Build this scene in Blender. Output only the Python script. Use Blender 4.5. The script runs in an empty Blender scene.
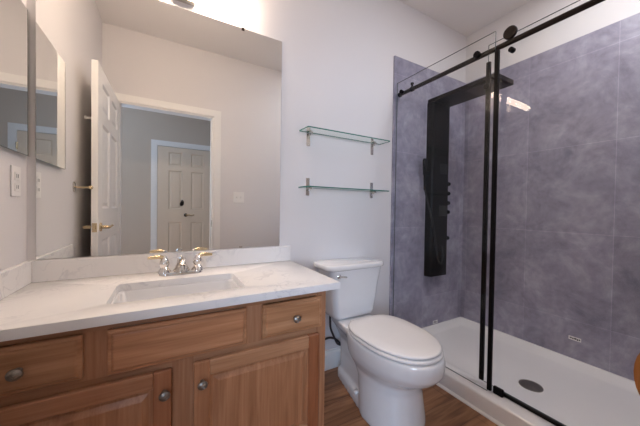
import bpy, bmesh, math
from mathutils import Vector, Matrix

S = bpy.context.scene
C = S.collection
PI = math.pi

# ------------------------------------------------------------------ camera
cam_d = bpy.data.cameras.new('camera')
cam_d.sensor_width = 36.0
cam_d.lens = 273.05 / 640 * 36.0
cam_d.clip_start = 0.02
cam = bpy.data.objects.new('camera', cam_d)
C.objects.link(cam)
r_ = Vector((0.87068405, -0.49161721, 0.01489326))
u_ = Vector((-0.00562442, 0.02032648, 0.99977758))
f_ = Vector((0.49181059, 0.87057415, -0.01493288))
M = Matrix.Identity(4)
for i in range(3):
    M[i][0] = r_[i]; M[i][1] = u_[i]; M[i][2] = -f_[i]
M[0][3], M[1][3], M[2][3] = 0.504, -1.591, 1.100
cam.matrix_world = M
S.camera = cam

# ------------------------------------------------------------------ light and exposure
S.view_settings.view_transform = 'Standard'
S.view_settings.look = 'None'
S.view_settings.gamma = 1.0
S.view_settings.use_curve_mapping = False
S.view_settings.exposure = 0.54
S.cycles.max_bounces = 14
S.cycles.diffuse_bounces = 6
S.cycles.glossy_bounces = 8
S.cycles.transparent_max_bounces = 24
S.cycles.sample_clamp_indirect = 8.0
S.cycles.blur_glossy = 0.2
BAR_STRENGTH = 35.0
BAR_COLOR = (1.0, 0.785, 0.61)

world = bpy.data.worlds.new('world'); S.world = world
world.use_nodes = True
world.node_tree.nodes['Background'].inputs[0].default_value = (0.75, 0.85, 1.0, 1)
world.node_tree.nodes['Background'].inputs[1].default_value = 0.6

def area_light(name, loc, target, sx, sy, power, color):
    d = bpy.data.lights.new(name, 'AREA'); d.shape = 'RECTANGLE'; d.size = sx; d.size_y = sy
    d.energy = power; d.color = color
    o = bpy.data.objects.new(name, d); C.objects.link(o); o.location = loc
    o.rotation_euler = (Vector(target) - Vector(loc)).to_track_quat('-Z', 'Y').to_euler()
    return o
# daylight that enters the hall through its window
area_light('hall_window_daylight', (-0.75, -3.36, 1.45), (-0.75, 0, 1.45), 1.2, 1.4, 50, (0.52, 0.71, 1.0))
# added fill light at the ceiling, out of view, brightens shower tile and pan
lamp = area_light('shower_fill_light', (2.32, -1.12, 2.735), (2.32, -1.12, 0), .3, .3, 8, (0.95, 0.95, 1.0))
lamp.data.shape = 'DISK'

# ------------------------------------------------------------------ node helpers
def new_mat(name):
    m = bpy.data.materials.new(name); m.use_nodes = True
    nt = m.node_tree
    return m, nt, nt.nodes['Principled BSDF']

def N(nt, kind, **kw):
    n = nt.nodes.new(kind)
    for k, v in kw.items():
        if k in n.inputs: n.inputs[k].default_value = v
        else: setattr(n, k, v)
    return n

def coords(nt, scale=(1, 1, 1), rot=(0, 0, 0)):
    t = N(nt, 'ShaderNodeTexCoord'); mp = N(nt, 'ShaderNodeMapping')
    mp.inputs['Scale'].default_value = scale; mp.inputs['Rotation'].default_value = rot
    nt.links.new(t.outputs['Object'], mp.inputs['Vector'])
    return mp.outputs['Vector']

def ramp(nt, fac, stops):
    r = N(nt, 'ShaderNodeValToRGB')
    el = r.color_ramp.elements
    while len(el) < len(stops): el.new(0.5)
    for e, (p, c) in zip(el, stops):
        e.position = p; e.color = (*c, 1)
    nt.links.new(fac, r.inputs['Fac'])
    return r.outputs['Color']

def bump(nt, h, bs, strength=0.1, dist=0.002):
    b = N(nt, 'ShaderNodeBump'); b.inputs['Strength'].default_value = strength; b.inputs['Distance'].default_value = dist
    nt.links.new(h, b.inputs['Height']); nt.links.new(b.outputs['Normal'], bs.inputs['Normal'])

def plain(name, col, rough=0.5, metal=0.0, var=0.04, vscale=30, bumpy=0.0, coat=0.0, spec=0.5):
    m, nt, bs = new_mat(name)
    v = coords(nt)
    n = N(nt, 'ShaderNodeTexNoise'); n.inputs['Scale'].default_value = vscale; n.inputs['Detail'].default_value = 4
    nt.links.new(v, n.inputs['Vector'])
    lo = tuple(c * (1 - var) for c in col); hi = tuple(min(1, c * (1 + var)) for c in col)
    nt.links.new(ramp(nt, n.outputs['Fac'], [(0.3, lo), (0.7, hi)]), bs.inputs['Base Color'])
    bs.inputs['Roughness'].default_value = rough; bs.inputs['Metallic'].default_value = metal
    bs.inputs['Coat Weight'].default_value = coat
    bs.inputs['Specular IOR Level'].default_value = spec
    if bumpy: bump(nt, n.outputs['Fac'], bs, bumpy)
    return m

def wood(name, axis, dark, mid, light, rough=0.38, scale=1.0):
    m, nt, bs = new_mat(name)
    sc = [17 * scale] * 3; sc[axis] = 1.3 * scale
    v = coords(nt, sc)
    n = N(nt, 'ShaderNodeTexNoise'); n.inputs['Scale'].default_value = 1.0; n.inputs['Detail'].default_value = 7; n.inputs['Distortion'].default_value = 1.8
    nt.links.new(v, n.inputs['Vector'])
    sc2 = [150 * scale] * 3; sc2[axis] = 5 * scale
    n2 = N(nt, 'ShaderNodeTexNoise'); n2.inputs['Scale'].default_value = 1.0; n2.inputs['Detail'].default_value = 3
    nt.links.new(coords(nt, sc2), n2.inputs['Vector'])
    mx = N(nt, 'ShaderNodeMath', operation='MULTIPLY_ADD'); mx.inputs[1].default_value = 0.35
    nt.links.new(n2.outputs['Fac'], mx.inputs[0])
    ml = N(nt, 'ShaderNodeMath', operation='MULTIPLY'); ml.inputs[1].default_value = 0.66
    nt.links.new(n.outputs['Fac'], ml.inputs[0]); nt.links.new(ml.outputs[0], mx.inputs[2])
    oi = N(nt, 'ShaderNodeObjectInfo'); tint = N(nt, 'ShaderNodeMixRGB', blend_type='MULTIPLY'); tint.inputs['Fac'].default_value = 1
    nt.links.new(ramp(nt, mx.outputs[0], [(0.32, dark), (0.5, mid), (0.68, light)]), tint.inputs[1])
    nt.links.new(oi.outputs['Color'], tint.inputs[2]); nt.links.new(tint.outputs[0], bs.inputs['Base Color'])
    bs.inputs['Roughness'].default_value = rough
    bump(nt, mx.outputs[0], bs, 0.03, 0.0006)
    return m

def glass(name, tint, ior=1.6, rough=0.0):
    m = bpy.data.materials.new(name); m.use_nodes = True
    nt = m.node_tree; nt.nodes.clear()
    out = N(nt, 'ShaderNodeOutputMaterial'); mix = N(nt, 'ShaderNodeMixShader')
    tr = N(nt, 'ShaderNodeBsdfTransparent'); tr.inputs[0].default_value = (*tint, 1)
    gl = N(nt, 'ShaderNodeBsdfGlossy'); gl.inputs['Roughness'].default_value = rough
    fr = N(nt, 'ShaderNodeFresnel'); fr.inputs['IOR'].default_value = ior
    geo = N(nt, 'ShaderNodeNewGeometry')
    inv = N(nt, 'ShaderNodeMath', operation='SUBTRACT'); inv.inputs[0].default_value = 1.0
    mul = N(nt, 'ShaderNodeMath', operation='MULTIPLY')
    L = nt.links.new
    L(geo.outputs['Backfacing'], inv.inputs[1]); L(inv.outputs[0], mul.inputs[0]); L(fr.outputs[0], mul.inputs[1])
    L(mul.outputs[0], mix.inputs['Fac']); L(tr.outputs[0], mix.inputs[1]); L(gl.outputs[0], mix.inputs[2])
    L(mix.outputs[0], out.inputs['Surface'])
    return m

def emit(name, col, strength):
    m, nt, bs = new_mat(name)
    bs.inputs['Base Color'].default_value = (0.9, 0.9, 0.9, 1)
    bs.inputs['Emission Color'].default_value = (*col, 1); bs.inputs['Emission Strength'].default_value = strength
    return m

def tile_mat(name, axes):
    """large purple-grey concrete-look tile, grout lines by brick texture; axes = wall's horizontal axis"""
    m, nt, bs = new_mat(name)
    tc = N(nt, 'ShaderNodeTexCoord'); sep = N(nt, 'ShaderNodeSeparateXYZ'); cmb = N(nt, 'ShaderNodeCombineXYZ')
    L = nt.links.new
    L(tc.outputs['Object'], sep.inputs[0])
    ax = N(nt, 'ShaderNodeMath', operation='ADD'); ax.inputs[1].default_value = 10 * 0.48 + axes[1]
    L(sep.outputs[axes[0]], ax.inputs[0]); L(ax.outputs[0], cmb.inputs[0])
    az = N(nt, 'ShaderNodeMath', operation='ADD'); az.inputs[1].default_value = 0.6 - 0.36 + 0.6
    L(sep.outputs['Z'], az.inputs[0]); L(az.outputs[0], cmb.inputs[1])
    br = N(nt, 'ShaderNodeTexBrick'); br.offset = 0.0
    br.inputs['Scale'].default_value = 1.0; br.inputs['Brick Width'].default_value = 0.48; br.inputs['Row Height'].default_value = 0.6
    br.inputs['Mortar Size'].default_value = 0.0022; br.inputs['Mortar Smooth'].default_value = 0.4; br.inputs['Bias'].default_value = 0.0
    br.inputs['Color1'].default_value = (0.82, 0.82, 0.82, 1); br.inputs['Color2'].default_value = (1.1, 1.1, 1.1, 1)
    br.inputs['Mortar'].default_value = (1.22, 1.2, 1.22, 1)
    L(cmb.outputs[0], br.inputs['Vector'])
    n1 = N(nt, 'ShaderNodeTexNoise'); n1.inputs['Scale'].default_value = 4.2; n1.inputs['Detail'].default_value = 10; n1.inputs['Roughness'].default_value = 0.70; n1.inputs['Distortion'].default_value = 0.5
    L(tc.outputs['Object'], n1.inputs['Vector'])
    col = ramp(nt, n1.outputs['Fac'], [(0.30, TILE[0]), (0.5, TILE[1]), (0.70, TILE[2])])
    n2 = N(nt, 'ShaderNodeTexNoise'); n2.inputs['Scale'].default_value = 22; n2.inputs['Detail'].default_value = 6
    L(tc.outputs['Object'], n2.inputs['Vector'])
    sp = ramp(nt, n2.outputs['Fac'], [(0.3, (0.86, 0.86, 0.86)), (0.7, (1.1, 1.1, 1.1))])
    mx = N(nt, 'ShaderNodeMixRGB', blend_type='MULTIPLY'); mx.inputs['Fac'].default_value = 1
    L(col, mx.inputs[1]); L(br.outputs['Color'], mx.inputs[2])
    mx2 = N(nt, 'ShaderNodeMixRGB', blend_type='MULTIPLY'); mx2.inputs['Fac'].default_value = 1
    L(mx.outputs[0], mx2.inputs[1]); L(sp, mx2.inputs[2])
    L(mx2.outputs[0], bs.inputs['Base Color'])
    bs.inputs['Roughness'].default_value = 0.42
    bump(nt, n1.outputs['Fac'], bs, 0.05, 0.003)
    return m

def floor_mat():
    m, nt, bs = new_mat('wood_plank_floor')
    L = nt.links.new
    tc = N(nt, 'ShaderNodeTexCoord')
    br = N(nt, 'ShaderNodeTexBrick'); br.offset = 0.37
    br.inputs['Scale'].default_value = 1.0; br.inputs['Brick Width'].default_value = 1.2; br.inputs['Row Height'].default_value = 0.15
    br.inputs['Mortar Size'].default_value = 0.0012; br.inputs['Color1'].default_value = (0.8, 0.8, 0.8, 1); br.inputs['Color2'].default_value = (1.15, 1.12, 1.1, 1)
    br.inputs['Mortar'].default_value = (0.35, 0.33, 0.3, 1)
    L(tc.outputs['Object'], br.inputs['Vector'])
    v = coords(nt, (2.2, 26, 1))
    n = N(nt, 'ShaderNodeTexNoise'); n.inputs['Scale'].default_value = 1; n.inputs['Detail'].default_value = 7; n.inputs['Distortion'].default_value = 1.2
    L(v, n.inputs['Vector'])
    col = ramp(nt, n.outputs['Fac'], [(0.3, (0.17, 0.07, 0.028)), (0.5, (0.31, 0.145, 0.065)), (0.7, (0.44, 0.23, 0.115))])
    mx = N(nt, 'ShaderNodeMixRGB', blend_type='MULTIPLY'); mx.inputs['Fac'].default_value = 1
    L(col, mx.inputs[1]); L(br.outputs['Color'], mx.inputs[2]); L(mx.outputs[0], bs.inputs['Base Color'])
    bs.inputs['Roughness'].default_value = 0.4
    bump(nt, n.outputs['Fac'], bs, 0.08, 0.001)
    return m

def quartz():
    m, nt, bs = new_mat('white_quartz')
    L = nt.links.new
    tc = N(nt, 'ShaderNodeTexCoord')
    n = N(nt, 'ShaderNodeTexNoise'); n.inputs['Scale'].default_value = 9; n.inputs['Detail'].default_value = 8; n.inputs['Distortion'].default_value = 1.6
    L(tc.outputs['Object'], n.inputs['Vector'])
    vein = ramp(nt, n.outputs['Fac'], [(0.44, (0.80, 0.785, 0.775)), (0.495, (0.66, 0.65, 0.66)), (0.53, (0.80, 0.785, 0.775))])
    n2 = N(nt, 'ShaderNodeTexNoise'); n2.inputs['Scale'].default_value = 4; n2.inputs['Detail'].default_value = 3
    L(tc.outputs['Object'], n2.inputs['Vector'])
    mk = ramp(nt, n2.outputs['Fac'], [(0.48, (0, 0, 0)), (0.62, (1, 1, 1))])
    mx = N(nt, 'ShaderNodeMixRGB'); mx.inputs[1].default_value = (0.80, 0.785, 0.775, 1)
    L(mk, mx.inputs['Fac']); L(vein, mx.inputs[2]); L(mx.outputs[0], bs.inputs['Base Color'])
    bs.inputs['Roughness'].default_value = 0.16
    return m

TILE = [(0.195, 0.188, 0.25), (0.305, 0.292, 0.375), (0.44, 0.425, 0.51)]
MT = dict(
    wall=plain('wall_paint', (0.71, 0.69, 0.69), 0.6, var=0.012, vscale=180, bumpy=0.04, spec=0.3),
    ceil=plain('ceiling_paint', (0.80, 0.775, 0.76), 0.8, var=0.012, vscale=150, bumpy=0.05, spec=0.2),
    hall=plain('hall_paint', (0.58, 0.50, 0.42), 0.6, var=0.012, vscale=150, bumpy=0.04, spec=0.3),
    trim=plain('white_trim_paint', (0.82, 0.81, 0.79), 0.3, var=0.01),
    hdoor=plain('hall_door_paint', (0.74, 0.62, 0.49), 0.35, var=0.01),
    floor=floor_mat(), quartz=quartz(),
    tile_b=tile_mat('concrete_tile_back', ('X', -2.41)), tile_r=tile_mat('concrete_tile_side', ('Y', 0.53)),
    oak_h=wood('oak_horizontal_grain', 0, (0.27, 0.120, 0.055), (0.37, 0.182, 0.093), (0.46, 0.25, 0.14)),
    oak_v=wood('oak_vertical_grain', 2, (0.26, 0.108, 0.048), (0.36, 0.168, 0.083), (0.45, 0.235, 0.128)),
    oak_y=wood('oak_depth_grain', 1, (0.27, 0.120, 0.055), (0.37, 0.182, 0.093), (0.46, 0.25, 0.14)),
    dwood=wood('orange_brown_wood', 2, (0.22, 0.075, 0.02), (0.36, 0.14, 0.035), (0.46, 0.2, 0.06), 0.3),
    mirror=plain('mirror_silver', (0.90, 0.91, 0.90), 0.0, 1.0, var=0.002),
    medge=plain('mirror_edge', (0.30, 0.36, 0.33), 0.25, 0.0),
    porc=plain('white_porcelain', (0.76, 0.755, 0.755), 0.09, var=0.006, coat=0.3),
    lid=plain('polished_tank_lid', (0.82, 0.81, 0.80), 0.03, var=0.006, coat=1.0),
    seat=plain('toilet_seat_plastic', (0.82, 0.80, 0.785), 0.16, var=0.006),
    acryl=plain('white_acrylic_pan', (0.80, 0.79, 0.80), 0.2, var=0.01, vscale=8),
    black=plain('black_metal', (0.008, 0.007, 0.008), 0.35, 0.0, var=0.1, spec=0.06),
    bronze=plain('dark_bronze_metal', (0.016, 0.010, 0.008), 0.32, 0.0, var=0.1, spec=0.15),
    pblack=plain('glossy_black_panel', (0.009, 0.0075, 0.0075), 0.28, 0.0, var=0.15, spec=0.08),
    dgrey=plain('dark_grey_plastic', (0.022, 0.021, 0.021), 0.4, spec=0.25),
    nickel=plain('brushed_nickel', (0.62, 0.58, 0.53), 0.24, 1.0, var=0.03),
    chrome=plain('polished_chrome', (0.78, 0.76, 0.74), 0.07, 1.0, var=0.01),
    brass=plain('polished_brass', (0.72, 0.58, 0.37), 0.2, 1.0, var=0.03),
    pewter=plain('antique_pewter', (0.27, 0.235, 0.20), 0.34, 0.9, var=0.2, vscale=120),
    plate=plain('white_switch_plastic', (0.80, 0.79, 0.77), 0.3, var=0.005),
    hose=plain('braided_hose', (0.05, 0.046, 0.048), 0.4, 0.3, var=0.3, vscale=400),
    glass=glass('clear_shower_glass', (0.985, 0.99, 0.985), 1.34),
    gedge=plain('glass_edge_dark', (0.10, 0.12, 0.12), 0.15, 0.0),
    sglass=glass('shelf_glass', (0.94, 0.978, 0.965), 1.6),
    sedge=plain('green_glass_edge', (0.03, 0.16, 0.12), 0.12, 0.0),
    lamp=emit('lit_diffuser', BAR_COLOR, BAR_STRENGTH),
    sticker=plain('white_sticker', (0.8, 0.79, 0.78), 0.5, var=0.01),
    ink=plain('dark_print', (0.04, 0.04, 0.045), 0.6),
    drainm=plain('drain_metal', (0.30, 0.28, 0.26), 0.32, 0.9, var=0.1),
)

# ------------------------------------------------------------------ mesh helpers (world coordinates)
def box(bm, x0, x1, y0, y1, z0, z1, bev=0.0, seg=2):
    vs = [bm.verts.new((x, y, z)) for x in (x0, x1) for y in (y0, y1) for z in (z0, z1)]
    idx = [(0, 1, 3, 2), (4, 6, 7, 5), (0, 4, 5, 1), (2, 3, 7, 6), (0, 2, 6, 4), (1, 5, 7, 3)]
    fs = [bm.faces.new([vs[i] for i in q]) for q in idx]
    if bev > 0:
        es = list({e for f in fs for e in f.edges})
        bmesh.ops.bevel(bm, geom=es, offset=bev, segments=seg, profile=0.5, affect='EDGES')
    return fs

def frame_of(d):
    d = d.normalized(); a = Vector((0, 0, 1)) if abs(d.z) < 0.9 else Vector((1, 0, 0))
    u = d.cross(a).normalized(); return u, d.cross(u).normalized()

def loft(bm, rings, cap=True, closed=False):
    R = [[bm.verts.new(p) for p in ring] for ring in rings]
    n = len(R[0])
    pairs = list(zip(R, R[1:])) + ([(R[-1], R[0])] if closed else [])
    for a, b in pairs:
        for i in range(n):
            bm.faces.new((a[i], a[(i + 1) % n], b[(i + 1) % n], b[i]))
    if cap and not closed:
        bm.faces.new(R[0][::-1]); bm.faces.new(R[-1])
    return R

def lathe(bm, c, axis, prof, seg=24, su=1.0, sv=1.0):
    """prof: list of (distance along axis, radius)"""
    c = Vector(c); d = Vector(axis).normalized(); u, v = frame_of(d)
    loft(bm, [[c + d * h + (u * math.cos(2 * PI * k / seg) * su + v * math.sin(2 * PI * k / seg) * sv) * max(r, 1e-4) for k in range(seg)] for h, r in prof])

def cyl(bm, p0, p1, r, r1=None, seg=20, bev=0.0):
    p0, p1 = Vector(p0), Vector(p1); h = (p1 - p0).length; r1 = r if r1 is None else r1
    pr = [(0, r), (h, r1)] if not bev else [(0, r - bev), (bev, r), (h - bev, r1), (h, r1 - bev)]
    lathe(bm, p0, p1 - p0, pr, seg)

def catmull(pts, n=8):
    P = [Vector(p) for p in pts]; P = [P[0] * 2 - P[1]] + P + [P[-1] * 2 - P[-2]]
    out = []
    for i in range(1, len(P) - 2):
        a, b, c, d = P[i - 1:i + 3]
        for k in range(n):
            t = k / n
            out.append(0.5 * (2 * b + (c - a) * t + (2 * a - 5 * b + 4 * c - d) * t * t + (3 * b - a - 3 * c + d) * t ** 3))
    out.append(P[-2]); return out

def tube(bm, pts, r, seg=12, smooth=8):
    P = catmull(pts, smooth) if smooth else [Vector(p) for p in pts]
    rings = []; u = None
    for i, q in enumerate(P):
        d = (P[min(i + 1, len(P) - 1)] - P[max(i - 1, 0)]).normalized()
        if u is None: u, v = frame_of(d)
        else:
            u = (u - d * u.dot(d)).normalized(); v = d.cross(u)
        rr = r(i / (len(P) - 1)) if callable(r) else r
        rings.append([q + (u * math.cos(2 * PI * k / seg) + v * math.sin(2 * PI * k / seg)) * rr for k in range(seg)])
    loft(bm, rings)

def rrect(x0, x1, y0, y1, r, n=6):
    """rounded rectangle loop (2-D), counter-clockwise"""
    pts = []
    for cx, cy, a in ((x1 - r, y1 - r, 0), (x0 + r, y1 - r, 90), (x0 + r, y0 + r, 180), (x1 - r, y0 + r, 270)):
        for k in range(n + 1):
            t = math.radians(a + 90 * k / n); pts.append((cx + r * math.cos(t), cy + r * math.sin(t)))
    return pts

def prism(bm, pts, axis, a0, a1):
    """extrude a 2-D outline along an axis between a0 and a1"""
    def P(q, a):
        return {'x': (a, q[0], q[1]), 'y': (q[0], a, q[1]), 'z': (q[0], q[1], a)}[axis]
    loft(bm, [[P(q, a0) for q in pts], [P(q, a1) for q in pts]])

def BM(): return bmesh.new()

def link(name, bm, mats, parent=None, smooth=True, origin=None, angle=35):
    bmesh.ops.recalc_face_normals(bm, faces=bm.faces[:])
    off = Vector(parent_world(parent)) if parent else Vector(origin or (0, 0, 0))
    if off.length: bmesh.ops.translate(bm, verts=bm.verts[:], vec=-off)
    me = bpy.data.meshes.new(name); bm.to_mesh(me); bm.free()
    for m in (mats if isinstance(mats, (list, tuple)) else [mats]): me.materials.append(m)
    if smooth:
        me.polygons.foreach_set('use_smooth', [True] * len(me.polygons))
        me.set_sharp_from_angle(angle=math.radians(angle))
    o = bpy.data.objects.new(name, me); C.objects.link(o)
    if parent: o.parent = parent
    elif origin: o.location = origin
    return o

def parent_world(o):
    v = Vector((0, 0, 0))
    while o: v += Vector(o.location); o = o.parent
    return v

def tag(o, label, cat, group=None):
    o['label'] = label; o['category'] = cat
    if group: o['group'] = group
    return o

def thing(name, label, cat, loc, group=None):
    o = bpy.data.objects.new(name, None); o.empty_display_size = 0.05; C.objects.link(o); o.location = loc
    return tag(o, label, cat, group)

def struct(name, bm, m, parent=None, smooth=False):
    o = link(name, bm, m, parent, smooth)
    if not parent: o['kind'] = 'structure'
    return o

def edge_slots(bm, axis):
    """faces whose normal is not along axis get material slot 1 (the cut edge of a sheet of glass)"""
    bmesh.ops.recalc_face_normals(bm, faces=bm.faces[:])
    for f in bm.faces:
        f.material_index = 0 if abs(f.normal[axis]) > 0.7 else 1

# ------------------------------------------------------------------ room shell
XR, YF, H = 2.957, -1.534, 2.74
HY = -3.44
OX0, OX1, OZ = 0.12, 0.945, 2.06      # door opening in the front wall
b = BM(); box(b, -0.1, XR + 0.1, 0.0, 0.1, 0, H); struct('wall_back', b, MT['wall'])
b = BM(); box(b, -0.1, 0.0, YF - 0.0, 0.0, 0, H); struct('wall_left', b, MT['wall'])
b = BM(); box(b, XR, XR + 0.1, YF, 0.0, 0, H); struct('wall_right', b, MT['wall'])
b = BM()
box(b, -0.1, OX0, YF - 0.11, YF, 0, H); box(b, OX1, XR + 0.1, YF - 0.11, YF, 0, H); box(b, OX0, OX1, YF - 0.11, YF, OZ, H)
struct('wall_front', b, MT['wall'])
b = BM(); box(b, -2.3, XR + 0.1, HY - 0.1, 0.1, -0.08, 0); struct('floor', b, MT['floor'])
b = BM(); box(b, -2.3, XR + 0.1, HY - 0.1, 0.1, H, H + 0.08); struct('ceiling', b, MT['ceil'])
# hall beyond the doorway
b = BM()
wx0, wx1, wz0, wz1 = -1.4, -0.1, 0.7, 2.2
box(b, -2.3, wx0, HY - 0.1, HY, 0, H); box(b, wx1, XR + 0.1, HY - 0.1, HY, 0, H)
box(b, wx0, wx1, HY - 0.1, HY, 0, wz0); box(b, wx0, wx1, HY - 0.1, HY, wz1, H)
struct('wall_hall_far', b, MT['hall'])
b = BM(); box(b, -2.3, -2.2, HY, YF - 0.11, 0, H); struct('wall_hall_left', b, MT['hall'])
b = BM(); box(b, XR, XR + 0.1, HY, YF - 0.11, 0, H); struct('wall_hall_right', b, MT['hall'])
b = BM(); box(b, -2.2, -0.1, YF - 0.11, YF, 0, H); struct('wall_hall_near', b, MT['hall'])
b = BM()
for x0, x1, z0, z1 in ((wx0, wx0 + .05, wz0, wz1), (wx1 - .05, wx1, wz0, wz1), (wx0, wx1, wz0, wz0 + .05), (wx0, wx1, wz1 - .05, wz1), (-.77, -.73, wz0, wz1), (wx0, wx1, 1.43, 1.47)):
    box(b, x0, x1, HY - .08, HY - .04, z0, z1)
w1 = struct('window_1', b, MT['trim'])
b = BM(); box(b, wx0 + .05, wx1 - .05, HY - .064, HY - .058, wz0 + .05, wz1 - .05); link('pane', b, MT['glass'], w1, False)

# casing of the bathroom door (bathroom side + jamb + hall side)
def casing(name, x0, x1, ztop, yface, ydir, w=0.072, m='trim'):
    b = BM()
    for k, (ww, t) in enumerate(((w, 0.010), (w * 0.62, 0.016))):
        o = 0.0 if k == 0 else w * 0.06
        ya, yb = sorted((yface, yface + ydir * t))
        box(b, x0 - o - ww, x0 - o, ya, yb, 0, ztop + o + ww); box(b, x1 + o, x1 + o + ww, ya, yb, 0, ztop + o + ww)
        box(b, x0 - o, x1 + o, ya, yb, ztop + o, ztop + o + ww)
    return struct(name, b, MT[m])
casing('trim_1', OX0, OX1, OZ, YF, 1)
b = BM()
box(b, OX0, OX0 + .012, YF - .11, YF, 0, OZ); box(b, OX1 - .012, OX1, YF - .11, YF, 0, OZ); box(b, OX0, OX1, YF - .11, YF, OZ - .012, OZ)
box(b, OX1 - .024, OX1 - .012, YF - .07, YF - .035, 0, OZ - .012)
jm = struct('trim_2', b, MT['trim'])
b = BM(); box(b, OX1 - .0135, OX1 - .0118, YF - .035, YF - .008, 0.89, 0.96); link('strike_plate', b, MT['pewter'], jm, False)
b = BM(); box(b, OX1 - .0145, OX1 - .0134, YF - .028, YF - .015, 0.908, 0.942); link('strike_hole', b, MT['ink'], jm, False)

def six_panel(bm, T, width, zt, thick, cols, rows, both=True):
    """a six-panel door: T maps (u across, v depth, w up) into the world"""
    def bx(u0, u1, v0, v1, w0, w1):
        fs = box(bm, u0, u1, v0, v1, w0, w1)
        for v in {v for f in fs for v in f.verts}: v.co = T(v.co)
    us = [0] + [c for p in cols for c in p] + [width]
    z0 = 0.012
    for i in range(0, len(us), 2): bx(us[i], us[i + 1], 0, thick, z0, zt)
    ws = [z0] + [r for p in rows for r in p] + [zt]
    for (c0, c1) in cols:
        for i in range(0, len(ws), 2): bx(c0, c1, 0, thick, ws[i], ws[i + 1])
        for (r0, r1) in rows:
            for side in ((0, 1), (thick, -1)) if both else ((0, 1),):
                rings = []
                for ins, dep in ((0, 0.0), (0.014, 0.011), (0.020, 0.011), (0.042, 0.004), (0.06, 0.004)):
                    v = side[0] + side[1] * dep
                    rings.append([T(Vector(q)) for q in ((c0 + ins, v, r0 + ins), (c1 - ins, v, r0 + ins), (c1 - ins, v, r1 - ins), (c0 + ins, v, r1 - ins))])
                R = [[bm.verts.new(p) for p in r] for r in rings]
                for a, c in zip(R, R[1:]):
                    for i in range(4): bm.faces.new((a[i], a[(i + 1) % 4], c[(i + 1) % 4], c[i]))
                bm.faces.new(R[-1])

# bathroom door, standing open along the left wall
LW = 0.83
ROWS = [(0.20, 0.86), (1.08, 1.67), (1.76, 1.95)]
hinge = Vector((0.128, YF + 0.004, 0)); free = Vector((0.116, YF + LW, 0))
du = (free - hinge).normalized(); dv = Vector((-du.y, du.x, 0)); dv = dv if dv.x < 0 else -dv
def TL(q): return hinge + du * q.x + dv * q.y + Vector((0, 0, q.z))
b = BM(); six_panel(b, TL, LW, 2.045, 0.035, [(0.115, 0.365), (0.45, 0.70)], ROWS)
leaf = struct('door_1', b, MT['trim'])
def lever(bm, T, u, z, side, thick, toward):
    o = T(Vector((u, 0 if side < 0 else thick, z))); n = (T(Vector((0, 1, 0))) - T(Vector((0, 0, 0)))) * side
    a = (T(Vector((1, 0, 0))) - T(Vector((0, 0, 0)))) * toward
    lathe(bm, o, n, [(0, .030), (.006, .030), (.010, .024), (.012, .012), (.045, .011), (.050, .008)])
    p = o + n * .046
    tube(bm, [p, p + a * .03 + n * .003, p + a * .075, p + a * .115 + n * .004 + Vector((0, 0, .004))], lambda t: .0105 - .003 * t)
for side in (-1, 1):
    b = BM(); lever(b, TL, LW - .065, .955, side, .035, -1); link('door_handle', b, MT['brass'], leaf)
b = BM()
e0 = TL(Vector((LW, .005, .925))); 
for q0, q1, m in ((0.005, .985, 'brass'),):
    fs = box(b, LW - .001, LW + .0015, .005, .030, .925, .985)
    fs += box(b, LW, LW + .010, .011, .024, .945, .965)
    for v in b.verts: v.co = TL(v.co)
link('latch_plate', b, MT['brass'], leaf, False)
b = BM()
cyl(b, TL(Vector((LW - .14, .035, 1.70))), TL(Vector((LW - .14, .085, 1.70))), .009, .007); lathe(b, TL(Vector((LW - .14, .085, 1.70))), dv, [(0, .008), (.006, .013), (.013, .010), (.016, .003)])
link('peg', b, MT['trim'], leaf)

# closed door across the hall
HX0, HX1 = 0.385, 1.205
casing('trim_3', HX0, HX1, 2.06, HY, 1, 0.085)
def TH(q): return Vector((HX0 + .004 + q.x, HY + .022 - q.y, q.z))
b = BM(); six_panel(b, TH, HX1 - HX0 - .008, 2.05, 0.02, [(0.15, 0.345), (0.475, 0.67)], [(0.20, 0.85), (1.06, 1.68), (1.755, 1.975)], False)
hd = struct('door_2', b, MT['hdoor'])
b = BM()
o = Vector((.79, HY + .022, .966))
lathe(b, o, (0, 1, 0), [(0, .028), (.008, .027), (.012, .012), (.05, .012)])
link('handle_rose', b, MT['bronze'], hd)
b = BM()
tube(b, [o + Vector((0, .046, 0)), o + Vector((.04, .05, .004)), o + Vector((.085, .048, -.002)), o + Vector((.125, .05, .006))], lambda t: .012 - .004 * t); link('door_handle', b, MT['brass'], hd)
b = BM()
lathe(b, (.738, HY + .021, 1.165), (0, 1, 0), [(0, .038), (.006, .038), (.012, .030), (.015, .012)], 24, 0.62, 1.25)
lathe(b, (.722, HY + .021, 1.145), (0, 1, 0), [(0, .028), (.006, .028), (.012, .020), (.015, .010)], 24, 0.7, 1.2)
link('camera_reflection', b, MT['bronze'], hd)  # dark ovals modelled on the door, standing in for the camera's mirror reflection
for z in (0.25, 1.05, 1.86):
    b = BM(); cyl(b, (HX1 - .002, HY + .028, z - .045), (HX1 - .002, HY + .028, z + .045), .009); link('hinge', b, MT['brass'], hd)

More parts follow.
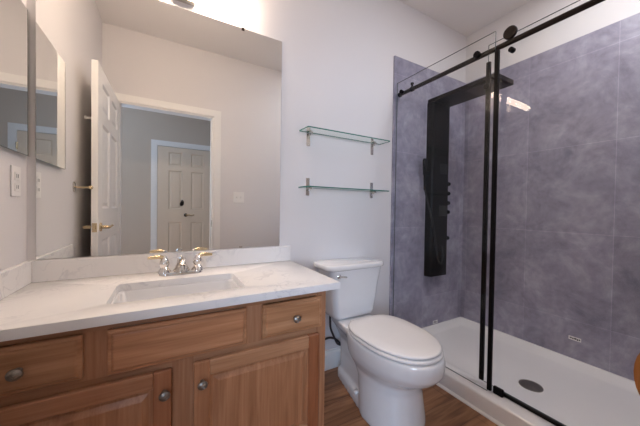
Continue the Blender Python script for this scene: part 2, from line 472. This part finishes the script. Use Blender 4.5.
# baseboard and shower tiling
def baseboard(name, x0, x1, y0, y1):
    b = BM()
    pts = [(0, 0), (-.014, 0), (-.014, .10), (-.011, .112), (-.006, .118), (-.005, .13), (0, .13)]
    prism(b, pts, 'x', x0, x1); return struct(name, b, MT['trim'])
baseboard('baseboard_back', 1.131, 2.012, 0, 0)
b = BM(); prism(b, [(YF, 0), (YF + .014, 0), (YF + .014, .11), (YF + .006, .13), (YF, .13)], 'x', 1.03, 2.008); struct('baseboard_front', b, MT['trim'])
TZ = 2.293
b = BM(); box(b, 2.046, XR - .0125, -.012, 0, 0.05, TZ); struct('wall_tile_back', b, MT['tile_b'])
b = BM(); box(b, XR - .012, XR, YF, 0, 0.05, TZ); struct('wall_tile_right', b, MT['tile_r'])
b = BM(); box(b, 2.040, 2.0458, -.014, 0, 0.10, TZ + .002); box(b, 2.046, XR - .012, -.0135, 0, TZ, TZ + .002); struct('trim_4', b, MT['tile_b'])

# ------------------------------------------------------------------ shower pan
pan = thing('shower_pan', 'low white shower pan with a raised front threshold, under the glass door', 'shower pan', (2.48, -.77, 0))
b = BM()
px0, px1, py0, py1 = 2.012, XR - .0125, YF + .002, -.0125
def ring(x0, x1, y0, y1, r, z): return [(x, y, z) for x, y in rrect(x0, x1, y0, y1, r, 5)]
dr = (2.435, -.80)
rings = [ring(px0, px1, py0, py1, .004, 0.0), ring(px0, px1, py0, py1, .004, .088), ring(px0 + .003, px1, py0, py1, .006, .096), ring(px0 + .010, px1 - .001, py0 + .001, py1 - .001, .008, .100),
         ring(px0 + .118, px1 - .018, py0 + .03, py1 - .018, .03, .100), ring(px0 + .130, px1 - .026, py0 + .04, py1 - .026, .04, .094),
         ring(px0 + .150, px1 - .05, py0 + .07, py1 - .05, .05, .064), ring(px0 + .175, px1 - .075, py0 + .10, py1 - .075, .06, .056)]
n = len(rings[0])
last = rings[-1]
for s in (.6, .3, .12):
    rings.append([(dr[0] + (x - dr[0]) * s, dr[1] + (y - dr[1]) * s, .056 - (1 - s) * .010) for x, y, z in last])
loft(b, rings); link('basin', b, MT['acryl'], pan, angle=60)
b = BM(); prism(b, [(px0, 0), (px0 - .014, 0), (px0 - .013, .006), (px0 - .008, .011), (px0, .013)], 'y', YF + .02, -.016)
link('floor_trim', b, MT['trim'], pan)
b = BM()
lathe(b, (dr[0], dr[1], .0475), (0, 0, 1), [(0, .060), (.0035, .060), (.005, .056), (.005, .004)], 40)
d = link('drain', b, MT['drainm'], pan)
b = BM()
for rr, cnt in ((.014, 6), (.028, 12), (.042, 18)):
    for k in range(cnt):
        t = 2 * PI * k / cnt; cyl(b, (dr[0] + rr * math.cos(t), dr[1] + rr * math.sin(t), .0522), (dr[0] + rr * math.cos(t), dr[1] + rr * math.sin(t), .0529), .0036, seg=8)
link('drain_hole', b, MT['ink'], d)

# ------------------------------------------------------------------ vanity cabinet
van = thing('vanity_cabinet', 'reddish oak vanity cabinet with raised panel doors, under the white counter', 'vanity', (.56, -.28, 0))
VX1, VF, VT = 1.128, -.55, .7445
b = BM()
box(b, .004, .02, VF + .02, -.004, .0, VT); box(b, VX1 - .018, VX1, VF + .0195, -.016, .0, VT)
box(b, .02, VX1 - .018, VF + .02, -.016, .10, .116); box(b, .02, VX1 - .018, -.022, -.016, .116, VT)
box(b, .02, VX1 - .018, VF + .07, VF + .085, 0, .10)
link('carcass', b, MT['oak_v'], van, False)
b = BM()
for x0, x1, z0, z1 in ((.004, .05, .10, VT), (.526, .592, .10, .578), (VX1 - .046, VX1, .10, VT), (.285, .36, .578, .722), (.767, .842, .578, .722)):
    box(b, x0, x1, VF, VF + .0195, z0, z1)
link('face_frame_stile', b, MT['oak_v'], van, False)
b = BM()
for z0, z1 in ((.722, VT), (.55, .597), (.10, .14)):
    box(b, .05, VX1 - .046, VF + .0004, VF + .019, z0, z1)
link('face_frame_rail', b, MT['oak_h'], van, False)
def rect_loops(bm, x0, x1, z0, z1, prof, close_back=True):
    R = []
    for ins, y in prof:
        R.append([bm.verts.new((x, y, z)) for x, z in ((x0 + ins, z0 + ins), (x1 - ins, z0 + ins), (x1 - ins, z1 - ins), (x0 + ins, z1 - ins))])
    for a, c in zip(R, R[1:]):
        for i in range(4): bm.faces.new((a[i], a[(i + 1) % 4], c[(i + 1) % 4], c[i]))
    bm.faces.new(R[-1])
    if close_back: bm.faces.new(R[0][::-1])
FY = VF - .02     # front plane of the doors and drawers
def front(name, x0, x1, z0, z1, tint):
    b = BM()
    rect_loops(b, x0, x1, z0, z1, [(0, VF - .0005), (0, FY + .009), (.003, FY + .006), (.010, FY + .0055), (.014, FY + .001), (.018, FY)])
    o = link(name, b, MT['oak_h'], van, False); o.color = (*tint, 1); return o
def knob(parent, x, z):
    b = BM()
    c = (x, FY, z)
    lathe(b, c, (0, -1, 0), [(-.001, .009), (.004, .0085), (.008, .006), (.014, .0065), (.017, .0135), (.021, .0162), (.026, .0155), (.030, .011), (.032, .004)], 28, 1.04, .94)
    for k in (-1, 0, 1):
        a = math.radians(32)
        p0 = Vector((x - .011 * math.cos(a) - k * .004, FY - .0285, z - .010 * math.sin(a) + k * .006)); p1 = Vector((x + .011 * math.cos(a) - k * .004, FY - .0285, z + .010 * math.sin(a) + k * .006))
        mid = (p0 + p1) / 2 + Vector((0, -.0035, 0))
        tube(b, [p0, mid, p1], .0013, 8, 5)
    return link('knob', b, MT['pewter'], parent)
dl = front('drawer', .030, .294, .591, .721, (1.02, 1.04, 1.0)); knob(dl, .164, .657)
front('false_front', .352, .774, .583, .721, (1.2, 1.14, 1.08))
d2 = front('drawer', .835, 1.101, .587, .719, (1.16, 1.14, 1.06)); knob(d2, .971, .652)
def cab_door(x0, x1, z0, z1, kx, kz, tints):
    w = .053
    b = BM(); box(b, x0 + w - .004, x1 - w + .004, VF - .0012, VF - .0005, z0 + .01, z1 - .01)
    d = link('door', b, MT['oak_v'], van, False)
    for (a0, a1), t in zip(((x0, x0 + w), (x1 - w, x1)), tints):
        b = BM(); box(b, a0, a1, FY, VF - .0005, z0, z1, .003, 1); link('stile', b, MT['oak_v'], d, False).color = (*t, 1)
    for a0, a1 in ((z0, z0 + w), (z1 - w, z1)):
        b = BM(); box(b, x0 + w, x1 - w, FY + .0003, VF - .0008, a0, a1, .002, 1); link('rail', b, MT['oak_h'], d, False).color = (*tints[2], 1)
    b = BM()
    rect_loops(b, x0 + w - .002, x1 - w + .002, z0 + w - .002, z1 - w + .002, [(0, VF - .002), (0, FY + .003), (.006, FY + .009), (.014, FY + .0095), (.030, FY + .002), (.033, FY + .0012), (.034, FY + .0016)])
    link('panel', b, MT['oak_v'], d, False).color = (*tints[3], 1)
    knob(d, kx, kz)
RED = (.84, .66, .56); PALE = (1.12, 1.12, 1.10)
cab_door(.030, .524, .125, .560, .504, .490, (RED, RED, (.92, .82, .76), (1.0, .96, .92)))
cab_door(.591, 1.089, .125, .560, .617, .490, ((.98, .9, .84), (.72, .52, .42), PALE, (1.0, .94, .88)))

# ------------------------------------------------------------------ countertop with splashes
ZC, CX1, CY = .775, 1.185, -.58
ctop = thing('countertop', 'white veined quartz vanity counter with a low splash behind and at left', 'countertop', (.59, -.29, .745))
SX0, SX1, SY0, SY1 = .333, .795, -.468, -.198
b = BM()
outer = [(.001, -.001), (.001, CY), (CX1, CY), (CX1, -.001)]
hole = rrect(SX0, SX1, SY0, SY1, .022, 6)
ov = [b.verts.new((x, y, ZC)) for x, y in outer]; hv = [b.verts.new((x, y, ZC)) for x, y in hole]
es = [b.edges.new((ov[i], ov[(i + 1) % 4])) for i in range(4)] + [b.edges.new((hv[i], hv[(i + 1) % len(hv)])) for i in range(len(hv))]
fill = bmesh.ops.triangle_fill(b, use_beauty=True, use_dissolve=False, edges=es)
fs = [g for g in fill['geom'] if isinstance(g, bmesh.types.BMFace)]
ex = bmesh.ops.extrude_face_region(b, geom=fs)
for v in [g for g in ex['geom'] if isinstance(g, bmesh.types.BMVert)]: v.co.z = .745
ed = [e for e in b.edges if len(e.link_faces) == 2 and e.calc_face_angle(0) > 1.0 and abs(e.verts[0].co.z - e.verts[1].co.z) < 1e-5 and e.verts[0].co.z > .77]
bmesh.ops.recalc_face_normals(b, faces=b.faces[:])
bmesh.ops.bevel(b, geom=ed, offset=.0025, segments=2, profile=.5, affect='EDGES')
link('slab', b, MT['quartz'], ctop, angle=40)
b = BM(); box(b, .0205, CX1, -.020, -.001, ZC + .0002, .866, .0015, 1); link('backsplash', b, MT['quartz'], ctop, False)
b = BM(); box(b, .001, .020, CY, -.001, ZC + .0002, .866, .0015, 1); link('side_splash', b, MT['quartz'], ctop, False)

# ------------------------------------------------------------------ sink
sink = thing('sink', 'white rectangular undermount basin set into the vanity counter', 'sink', (.564, -.333, .60))
b = BM()
def rg(i, z, r): return [(x, y, z) for x, y in rrect(SX0 + i, SX1 - i, SY0 + i, SY1 - i, r, 6)]
loft(b, [rg(-.025, .7445, .03), rg(.004, .7445, .024), rg(.008, .735, .03), rg(.016, .66, .04), rg(.030, .635, .05), rg(.055, .622, .055), rg(.10, .617, .03),
         rg(.10, .607, .03), rg(.05, .610, .05), rg(.022, .625, .05), rg(.006, .66, .04), rg(-.004, .735, .03), rg(-.025, .738, .03)], cap=False, closed=True)
link('bowl', b, MT['porc'], sink, angle=50)
b = BM(); prism(b, rrect(SX0 + .1, SX1 - .1, SY0 + .1, SY1 - .1, .03, 6), 'z', .6072, .6168); link('bowl_floor', b, MT['porc'], sink, angle=50)
b = BM(); lathe(b, (.564, -.333, .6169), (0, 0, 1), [(0, .030), (.002, .030), (.004, .024), (.004, .018), (.007, .017), (.008, .008)], 28); link('drain', b, MT['chrome'], sink)

# ------------------------------------------------------------------ faucet
fx, fy = .572, -.105
fau = thing('faucet', 'chrome two-handle faucet with brass levers, behind the sink', 'faucet', (fx, fy, ZC))
b = BM()
loft(b, [[(x, y, z) for x, y in rrect(fx - .095 + i, fx + .095 - i, fy - .030 + i, fy + .030 - i, .0295 - i, 8)] for z, i in ((ZC + .0002, 0), (ZC + .008, 0), (ZC + .014, .004), (ZC + .016, .010))])
link('base', b, MT['chrome'], fau)
b = BM()
lathe(b, (fx, fy, ZC + .012), (0, 0, 1), [(0, .038), (.008, .036), (.022, .028), (.038, .021), (.052, .0195), (.064, .017), (.070, .010), (.072, .003)], 28)
tube(b, [(fx, fy, ZC + .055), (fx, fy - .035, ZC + .072), (fx, fy - .075, ZC + .070), (fx, fy - .105, ZC + .052)], lambda t: .0185 - .003 * t, 18, 8)
cyl(b, (fx, fy - .104, ZC + .056), (fx, fy - .109, ZC + .040), .0125)
link('spout', b, MT['nickel'], fau)
b = BM(); cyl(b, (fx, fy + .020, ZC + .014), (fx, fy + .020, ZC + .075), .0025); lathe(b, (fx, fy + .020, ZC + .075), (0, 0, 1), [(0, .003), (.004, .006), (.009, .006), (.012, .002)]); link('lift_rod', b, MT['chrome'], fau)
for s in (-1, 1):
    hx = fx + s * .072
    b = BM()
    lathe(b, (hx, fy, ZC + .012), (0, 0, 1), [(0, .029), (.010, .027), (.020, .020), (.026, .0165), (.030, .019), (.040, .0225), (.052, .021), (.064, .015), (.074, .009), (.080, .004)], 26)
    h = link('handle', b, MT['chrome'], fau)
    b = BM()
    tube(b, [(hx + s * .004, fy, ZC + .084), (hx + s * .024, fy - .002, ZC + .088), (hx + s * .048, fy - .004, ZC + .087), (hx + s * .068, fy - .006, ZC + .086)], lambda t: .0055 + .0035 * math.sin(PI * min(1, .25 + t * .7)), 14, 6)
    link('lever', b, MT['brass'], h)

# ------------------------------------------------------------------ wall mirror and light
wm = thing('wall_mirror', 'large frameless wall mirror above the vanity splash', 'mirror', (.572, -.003, .869))
b = BM(); box(b, .029, 1.115, -.006, -.001, .869, 2.117); 
bmesh.ops.recalc_face_normals(b, faces=b.faces[:])
for f in b.faces: f.material_index = 0 if f.normal.y < -.5 else 1
link('mirror_glass', b, [MT['mirror'], MT['medge']], wm, False)
for z, s in ((2.117, 1), (.869, -1)):
    b = BM(); box(b, .872, .888, -.0085, -.0062, z - .012 if s > 0 else z + .0003, z + .004 if s > 0 else z + .010, .001, 1)
    link('clip', b, MT['bronze'] if s > 0 else MT['nickel'], wm, False)

vl = thing('vanity_light', 'lit white bar lamp on a square metal wall plate above the mirror', 'lamp', (.57, -.0, 2.145))
b = BM(); box(b, .512, .632, -.030, -.0008, 2.148, 2.275, .003, 2); link('wall_plate', b, MT['nickel'], vl, False)
b = BM(); cyl(b, (.57, -.029, 2.234), (.57, -.058, 2.234), .020); link('arm', b, MT['nickel'], vl)
b = BM(); lathe(b, (.276, -.085, 2.234), (1, 0, 0), [(0, .016), (.003, .025), (.010, .030), (.580, .030), (.587, .025), (.590, .016)], 28); link('diffuser', b, MT['lamp'], vl)

# ------------------------------------------------------------------ medicine cabinet, outlet, hook on left wall
mc = thing('medicine_cabinet', 'frameless mirrored medicine cabinet on the left wall near the corner', 'cabinet', (.0, -.232, 1.299))
b = BM(); box(b, .0005, .0100, -.440, -.026, 1.306, 1.874); link('body', b, MT['trim'], mc, False)
b = BM(); box(b, .0102, .0165, -.446, -.018, 1.299, 1.882)
bmesh.ops.recalc_face_normals(b, faces=b.faces[:])
for f in b.faces: f.material_index = 0 if f.normal.x > .5 else 1
link('mirror_door', b, [MT['mirror'], MT['sedge']], mc, False)
ol = thing('outlet', 'white wall outlet on the left wall under the medicine cabinet', 'outlet', (0, -.106, 1.187))
b = BM(); box(b, .0003, .006, -.142, -.070, 1.130, 1.246, .002, 2); link('cover_plate', b, MT['plate'], ol, False)
for z in (1.166, 1.208):
    b = BM(); box(b, .0062, .0082, -.124, -.088, z - .016, z + .016, .0008, 1); rc = link('receptacle', b, MT['plate'], ol, False)
    b = BM(); box(b, .0083, .0087, -.114, -.111, z - .006, z + .008); box(b, .0083, .0087, -.101, -.098, z - .006, z + .008); link('slot', b, MT['ink'], rc, False)
rh = thing('robe_hook', 'brass robe hook with a nickel rose on the left wall beside the open door', 'hook', (0, -.669, 1.215))
b = BM(); lathe(b, (.0004, -.669, 1.215), (1, 0, 0), [(0, .026), (.006, .026), (.010, .018), (.013, .008)], 24, .75, 1.3); link('rose', b, MT['nickel'], rh)
b = BM(); tube(b, [(.010, -.669, 1.215), (.04, -.669, 1.213), (.07, -.669, 1.215), (.078, -.669, 1.216)], .0055, 12, 5)
lathe(b, (.072, -.669, 1.2155), (1, 0, 0), [(0, .006), (.006, .0115), (.014, .013), (.022, .010), (.026, .003)]); link('prong', b, MT['brass'], rh)

# switch on the front wall (seen in the mirror)
sw = thing('light_switch', 'white double light switch on the wall beside the doorway', 'light switch', (1.212, YF, 1.215))
b = BM(); box(b, 1.152, 1.272, YF + .0003, YF + .006, 1.156, 1.274, .002, 2); link('cover_plate', b, MT['plate'], sw, False)
for x in (1.189, 1.235):
    b = BM(); box(b, x - .006, x + .006, YF + .0062, YF + .008, 1.201, 1.229)
    pr = [(YF + .0062, 1.206), (YF + .016, 1.216), (YF + .016, 1.222), (YF + .0062, 1.224)]
    prism(b, pr, 'x', x - .004, x + .004); link('toggle', b, MT['plate'], sw, False)

# ------------------------------------------------------------------ glass shelves
def shelf(z, zp0, zp1, label):
    t = thing('glass_shelf', label, 'shelf', (1.57, 0, z), 'glass shelves above the toilet')
    b = BM(); prism(b, [(1.238, -.008), (1.244, -.119), (1.248, -.123), (1.902, -.123), (1.908, -.117), (1.908, -.008)], 'z', z, z + .007)
    edge_slots(b, 2); link('glass_pane', b, [MT['sglass'], MT['sedge']], t, False)
    for x in (1.306, 1.837):
        b = BM(); box(b, x - .0125, x + .0125, -.0055, -.0004, zp0, zp1, .001, 1)
        br = link('bracket', b, MT['nickel'], t, False)
        b = BM(); box(b, x - .0125, x + .0125, -.045, -.0052, z - .007, z - .0004, .001, 1); box(b, x - .0125, x + .0125, -.030, -.0052, z + .0074, z + .013, .001, 1)
        cyl(b, (x, -.026, z - .018), (x, -.026, z - .0065), .006); link('clamp', b, MT['nickel'], br, False)
    return t
shelf(1.590, 1.507, 1.628, 'upper glass shelf on the white wall above the toilet')
shelf(1.232, 1.186, 1.300, 'lower glass shelf on the white wall, nearer the toilet tank')

# ------------------------------------------------------------------ toilet
TX = 1.574
toi = thing('toilet', 'white two-piece toilet with closed lid between vanity and shower', 'toilet', (TX, -.42, 0))
def egg(yb, yf, hw, z, n=40, sq=2.3, cyf=.56):
    """egg outline, back yb, front yf, half width hw; sq: squareness at the back"""
    yc = yb + (yf - yb) * (1 - cyf)
    out = []
    for k in range(n):
        t = 2 * PI * k / n; c, s = math.cos(t), math.sin(t)
        e = 2 / (sq if s > 0 else 2.15)
        x = hw * math.copysign(abs(c) ** e, c); y = abs(s) ** e
        out.append((TX + x, yc + (yb - yc) * y if s > 0 else yc + (yf - yc) * y, z))
    return out
b = BM()
# pedestal that opens into the bowl
loft(b, [egg(-.36, -.690, .164, 0, sq=2.6), egg(-.36, -.690, .164, .03, sq=2.6), egg(-.35, -.682, .158, .10, sq=2.6), egg(-.33, -.672, .150, .19, sq=2.6), egg(-.29, -.682, .152, .235, sq=2.6), egg(-.25, -.725, .168, .265),
         egg(-.23, -.770, .182, .292), egg(-.225, -.797, .190, .325), egg(-.22, -.803, .193, .365), egg(-.22, -.800, .192, .392), egg(-.225, -.794, .188, .402)])
# foot and trapway behind it
def rr3(hx, y0, y1, r, z): return [(x, y, z) for x, y in rrect(TX - hx, TX + hx, y0, y1, r, 6)]
def trap(hb, hf, yb, yf, z):
    """rounded trapezoid outline: half width hb at the back, hf at the front"""
    return [(TX + x * (hb + (hf - hb) * (yb - y) / (yb - yf)), y, z) for x, y in [(p[0] / .1, p[1]) for p in rrect(-.1, .1, yf, yb, .045, 6)]]
loft(b, [trap(.075, .162, -.075, -.50, 0), trap(.075, .162, -.075, -.50, .050), trap(.068, .154, -.085, -.50, .064)])
loft(b, [trap(.062, .115, -.085, -.46, .03), trap(.060, .112, -.085, -.46, .18), trap(.062, .125, -.075, -.46, .27), trap(.085, .150, -.05, -.44, .335), trap(.105, .168, -.035, -.42, .37), trap(.108, .170, -.035, -.42, .398), trap(.104, .166, -.039, -.42, .4045)])
bowl = link('bowl', b, MT['porc'], toi, angle=80)
m = bowl.modifiers.new('merge', 'REMESH'); m.mode = 'VOXEL'; m.voxel_size = .008; m.use_smooth_shade = True
m = bowl.modifiers.new('soften', 'SMOOTH'); m.factor = .5; m.iterations = 5
for s in (-1, 1):
    b = BM(); lathe(b, (TX + s * .118, -.36, .056), (s * .6, 0, 1), [(0, .016), (.006, .016), (.014, .012), (.018, .005)]); link('bolt_cap', b, MT['porc'], toi)
# tank
b = BM()
def tk(hw0, y0, y1, z, r): return [(x, y, z) for x, y in rrect(TX - hw0, TX + hw0, y0, y1, r, 7)]
loft(b, [tk(.135, -.180, -.040, .4065, .03), tk(.152, -.192, -.030, .414, .04), tk(.160, -.196, -.026, .44, .04), tk(.172, -.200, -.022, .52, .04), tk(.186, -.204, -.020, .62, .04), tk(.202, -.210, -.018, .70, .04), tk(.205, -.212, -.016, .722, .04)])
link('tank', b, MT['porc'], toi, angle=50)
b = BM()
def tl(*a): return [(x - .010, y, z) for x, y, z in tk(*a)]
loft(b, [tl(.216, -.218, -.012, .7225, .045), tl(.227, -.226, -.008, .728, .05), tl(.230, -.229, -.006, .738, .05), tl(.229, -.228, -.006, .750, .05), tl(.224, -.223, -.009, .7565, .048), tl(.216, -.215, -.013, .7585, .045)])
link('tank_lid', b, MT['lid'], toi, angle=60)
b = BM(); lathe(b, (TX - .150, -.2065, .688), (0, -1, 0), [(-.01, .012), (.002, .014), (.006, .014), (.009, .010)]);
tube(b, [(TX - .150, -.2155, .688), (TX - .125, -.221, .686), (TX - .10, -.221, .682)], .0055, 10, 5); link('flush_lever', b, MT['chrome'], toi)
def lidloft(name, yb, yf, hw, z0, z1, mat, dome=0):
    b = BM(); h = z1 - z0
    R = [egg(yb - .004, yf + .006, hw - .006, z0, sq=3.2), egg(yb - .001, yf + .001, hw - .001, z0 + h * .3, sq=3.2), egg(yb, yf, hw, z0 + h * .55, sq=3.2), egg(yb - .002, yf + .003, hw - .003, z0 + h * .85, sq=3.2), egg(yb - .008, yf + .010, hw - .010, z1, sq=3.2), egg(yb - .05, yf + .08, hw - .07, z1 + dome, sq=3.0)]
    loft(b, R); return link(name, b, mat, toi, angle=60)
lidloft('seat', -.285, -.787, .192, .4045, .4225, MT['seat'])
lidloft('seat_lid', -.275, -.780, .190, .4245, .4415, MT['seat'], .002)
for s in (-1, 1):
    b = BM(); cyl(b, (TX + s * .075 - .022, -.268, .418), (TX + s * .075 + .022, -.268, .418), .012, bev=.003); link('hinge', b, MT['seat'], toi)

# water supply of the toilet
ws = thing('water_supply', 'dark braided water hose and chrome stop valve beside the toilet tank', 'water valve', (1.30, 0, .23))
b = BM(); tube(b, [(1.442, -.085, .4055), (1.443, -.085, .375), (1.450, -.082, .32), (1.478, -.080, .255), (1.505, -.078, .205), (1.532, -.074, .188), (1.530, -.066, .200), (1.500, -.060, .228), (1.455, -.056, .244), (1.405, -.055, .238), (1.330, -.055, .232)], .0068, 12, 8); link('hose', b, MT['hose'], ws)
b = BM(); lathe(b, (1.30, -.0002, .23), (0, -1, 0), [(0, .028), (.004, .027), (.008, .012), (.06, .010)]); link('escutcheon', b, MT['chrome'], ws)
b = BM(); cyl(b, (1.285, -.055, .23), (1.332, -.055, .23), .011, bev=.002); lathe(b, (1.30, -.064, .23), (0, -1, 0), [(0, .008), (.019, .008), (.021, .016), (.031, .015), (.033, .006)], 20, 1.2, .8); link('valve', b, MT['chrome'], ws)

# ------------------------------------------------------------------ shower column
sc = thing('shower_column', 'black shower column panel with an overhead rain arm on the grey tile', 'shower', (2.53, -.012, .54))
b = BM()
prism(b, [(2.420, -.0125), (2.426, -.060), (2.436, -.072), (2.632, -.072), (2.642, -.060), (2.648, -.0125)], 'z', .545, 2.0005); link('panel', b, MT['pblack'], sc, False)
b = BM()
loft(b, [[(x, y, z) for x, y in rrect(2.420, 2.648, -.565, -.0125, .012, 4)] for z in (2.001, 2.030)]); ar = link('rain_arm', b, MT['pblack'], sc, False)
b = BM(); prism(b, rrect(2.445, 2.623, -.545, -.33, .006, 3), 'z', 1.9965, 2.0008); link('rain_head', b, MT['dgrey'], ar, False)
for z in (1.334, 1.251, 1.168, 1.089, .862):
    b = BM(); lathe(b, (2.640, -.058, z), (1, 0, 0), [(0, .011), (.010, .011), (.012, .017), (.024, .017), (.028, .012)], 20); link('knob', b, MT['black'], sc)
for z in (1.455, 1.100):
    b = BM(); box(b, 2.520, 2.622, -.0735, -.0718, z - .045, z + .045, .0006, 1)
    for k in range(6): box(b, 2.524, 2.618, -.0765, -.0733, z - .040 + k * .0145, z - .034 + k * .0145, .0008, 1)
    link('body_jet', b, MT['dgrey'], sc, False)
b = BM(); tube(b, [(2.362, -.052, 1.27), (2.360, -.052, 1.34), (2.354, -.054, 1.43)], .010, 14, 6)
lathe(b, (2.353, -.054, 1.42), (-.05, -.06, 1), [(0, .010), (.012, .016), (.09, .018), (.105, .012)]); hs = link('hand_shower', b, MT['black'], sc)
b = BM(); box(b, 2.350, 2.428, -.052, -.036, 1.395, 1.425, .003, 1); link('holder', b, MT['black'], hs, False)
b = BM(); tube(b, [(2.362, -.052, 1.272), (2.372, -.07, 1.18), (2.42, -.09, 1.0), (2.465, -.092, .80), (2.50, -.092, .68), (2.535, -.092, .655), (2.555, -.09, .70), (2.56, -.082, .78), (2.56, -.068, .80)], .006, 12, 10); link('hose', b, MT['dgrey'], sc)

# ------------------------------------------------------------------ shower enclosure
fp = thing('fixed_glass_panel', 'clear fixed shower glass panel beside the toilet, edged by a black strip', 'shower glass', (2.07, -.37, .1))
b = BM(); box(b, 2.066, 2.074, -.744, -.0145, .1008, 2.086); edge_slots(b, 0); link('glass_pane', b, [MT['glass'], MT['gedge']], fp, False)
b = BM(); box(b, 2.062, 2.078, -.765, -.744, .112, 1.975, .001, 1); link('edge_strip', b, MT['black'], fp, False)
for y, r in ((-.064, .014), (-.645, .0185)):
    b = BM(); lathe(b, (2.066, y, 2.004), (-1, 0, 0), [(0, r), (.010, r), (.012, r - .002), (.012, r * .45), (.009, r * .40)], 24); cyl(b, (2.0741, y, 2.004), (2.0755, y, 2.004), r * .9); link('clamp_bolt', b, MT['black'], fp)
rl = thing('slide_rail', 'dark bronze slide rail running above the shower door', 'rail', (2.09, -.75, 2.0))
b = BM(); cyl(b, (2.0935, -.0145, 2.002), (2.0935, YF + .001, 2.002), .0140, seg=24); link('bar', b, MT['bronze'], rl)
b = BM(); cyl(b, (2.0955, -.0128, 2.002), (2.0955, -.024, 2.002), .018, seg=24); link('wall_socket', b, MT['black'], rl)
b = BM(); cyl(b, (2.0955, -.130, 2.002), (2.0955, -.150, 2.002), .018, seg=24, bev=.002); cyl(b, (2.0955, -.14, 2.018), (2.0955, -.14, 2.040), .0075); cyl(b, (2.0955, -.14, 2.038), (2.0955, -.14, 2.047), .012); link('door_stop', b, MT['black'], rl)
sd = thing('shower_door', 'clear sliding glass shower door hanging on a round roller from the rail', 'shower door', (2.11, -1.07, .12))
b = BM(); box(b, 2.109, 2.117, -1.46, -.684, .118, 2.052); edge_slots(b, 0); link('glass_pane', b, [MT['glass'], MT['gedge']], sd, False)
b = BM(); box(b, 2.105, 2.121, -.697, -.675, .120, 1.955, .001, 1); link('edge_strip', b, MT['black'], sd, False)
b = BM(); cyl(b, (2.082, -.806, 2.0505), (2.100, -.806, 2.0505), .033, seg=36, bev=.003); cyl(b, (2.098, -.806, 2.0505), (2.1088, -.806, 2.0505), .008); link('roller', b, MT['bronze'], sd)
b = BM(); cyl(b, (2.078, -.815, 1.956), (2.1088, -.815, 1.956), .013, bev=.002); link('bumper', b, MT['black'], sd)
b = BM(); cyl(b, (2.090, -.684, 1.815), (2.105, -.684, 1.815), .0165, bev=.003); link('finger_pull', b, MT['black'], sd)
bt = thing('bottom_guide', 'black floor track and guide block on the white shower threshold', 'door track', (2.11, -1.1, .1))
b = BM(); box(b, 2.098, 2.122, YF + .004, -.768, .1002, .1168, .002, 1); link('track', b, MT['black'], bt, False)
b = BM(); box(b, 2.078, 2.097, -.818, -.768, .1002, .140, .003, 1); link('guide_block', b, MT['black'], bt, False)

# stickers left on the tile
st = thing('sticker', 'small white printed sticker low on the right shower wall', 'sticker', (XR - .012, -.838, .237), 'stickers on the shower tile')
b = BM(); box(b, XR - .0126, XR - .0121, -.872, -.806, .225, .250); link('paper', b, MT['sticker'], st, False)
b = BM()
for y0, y1, z0, z1 in ((-.867, -.860, .232, .243), (-.857, -.850, .230, .242), (-.848, -.836, .233, .244), (-.833, -.826, .231, .242), (-.823, -.812, .234, .243)): box(b, XR - .0129, XR - .0126, y0, y1, z0, z1)
link('print', b, MT['ink'], st, False)
st = thing('sticker', 'tiny white sticker at the foot of the back shower wall', 'sticker', (2.575, -.012, .115), 'stickers on the shower tile')
b = BM(); box(b, 2.550, 2.612, -.0128, -.0121, .104, .132); link('paper', b, MT['sticker'], st, False)
b = BM(); box(b, 2.557, 2.605, -.0131, -.0128, .112, .117); box(b, 2.557, 2.592, -.0131, -.0128, .121, .125); link('print', b, MT['ink'], st, False)

# wooden holder on the front wall, at the right edge of the view
wh = thing('wooden_holder', 'orange-brown wooden wall holder with a rounded end at right edge of photo', 'holder', (1.93, YF, .55))
b = BM()
pts = [(YF + .010, .430), (YF + .15, .432)] + [(YF + .15 + .072 * math.sin(PI * k / 14), .555 - .123 * math.cos(PI * k / 14)) for k in range(1, 14)] + [(YF + .15, .678), (YF + .010, .680)]
prism(b, pts, 'x', 1.92, 1.945); link('side_plate', b, MT['dwood'], wh, angle=40)
b = BM(); box(b, 1.88, 1.985, YF + .0003, YF + .0098, .41, .70, .003, 1); link('back_plate', b, MT['dwood'], wh, False)
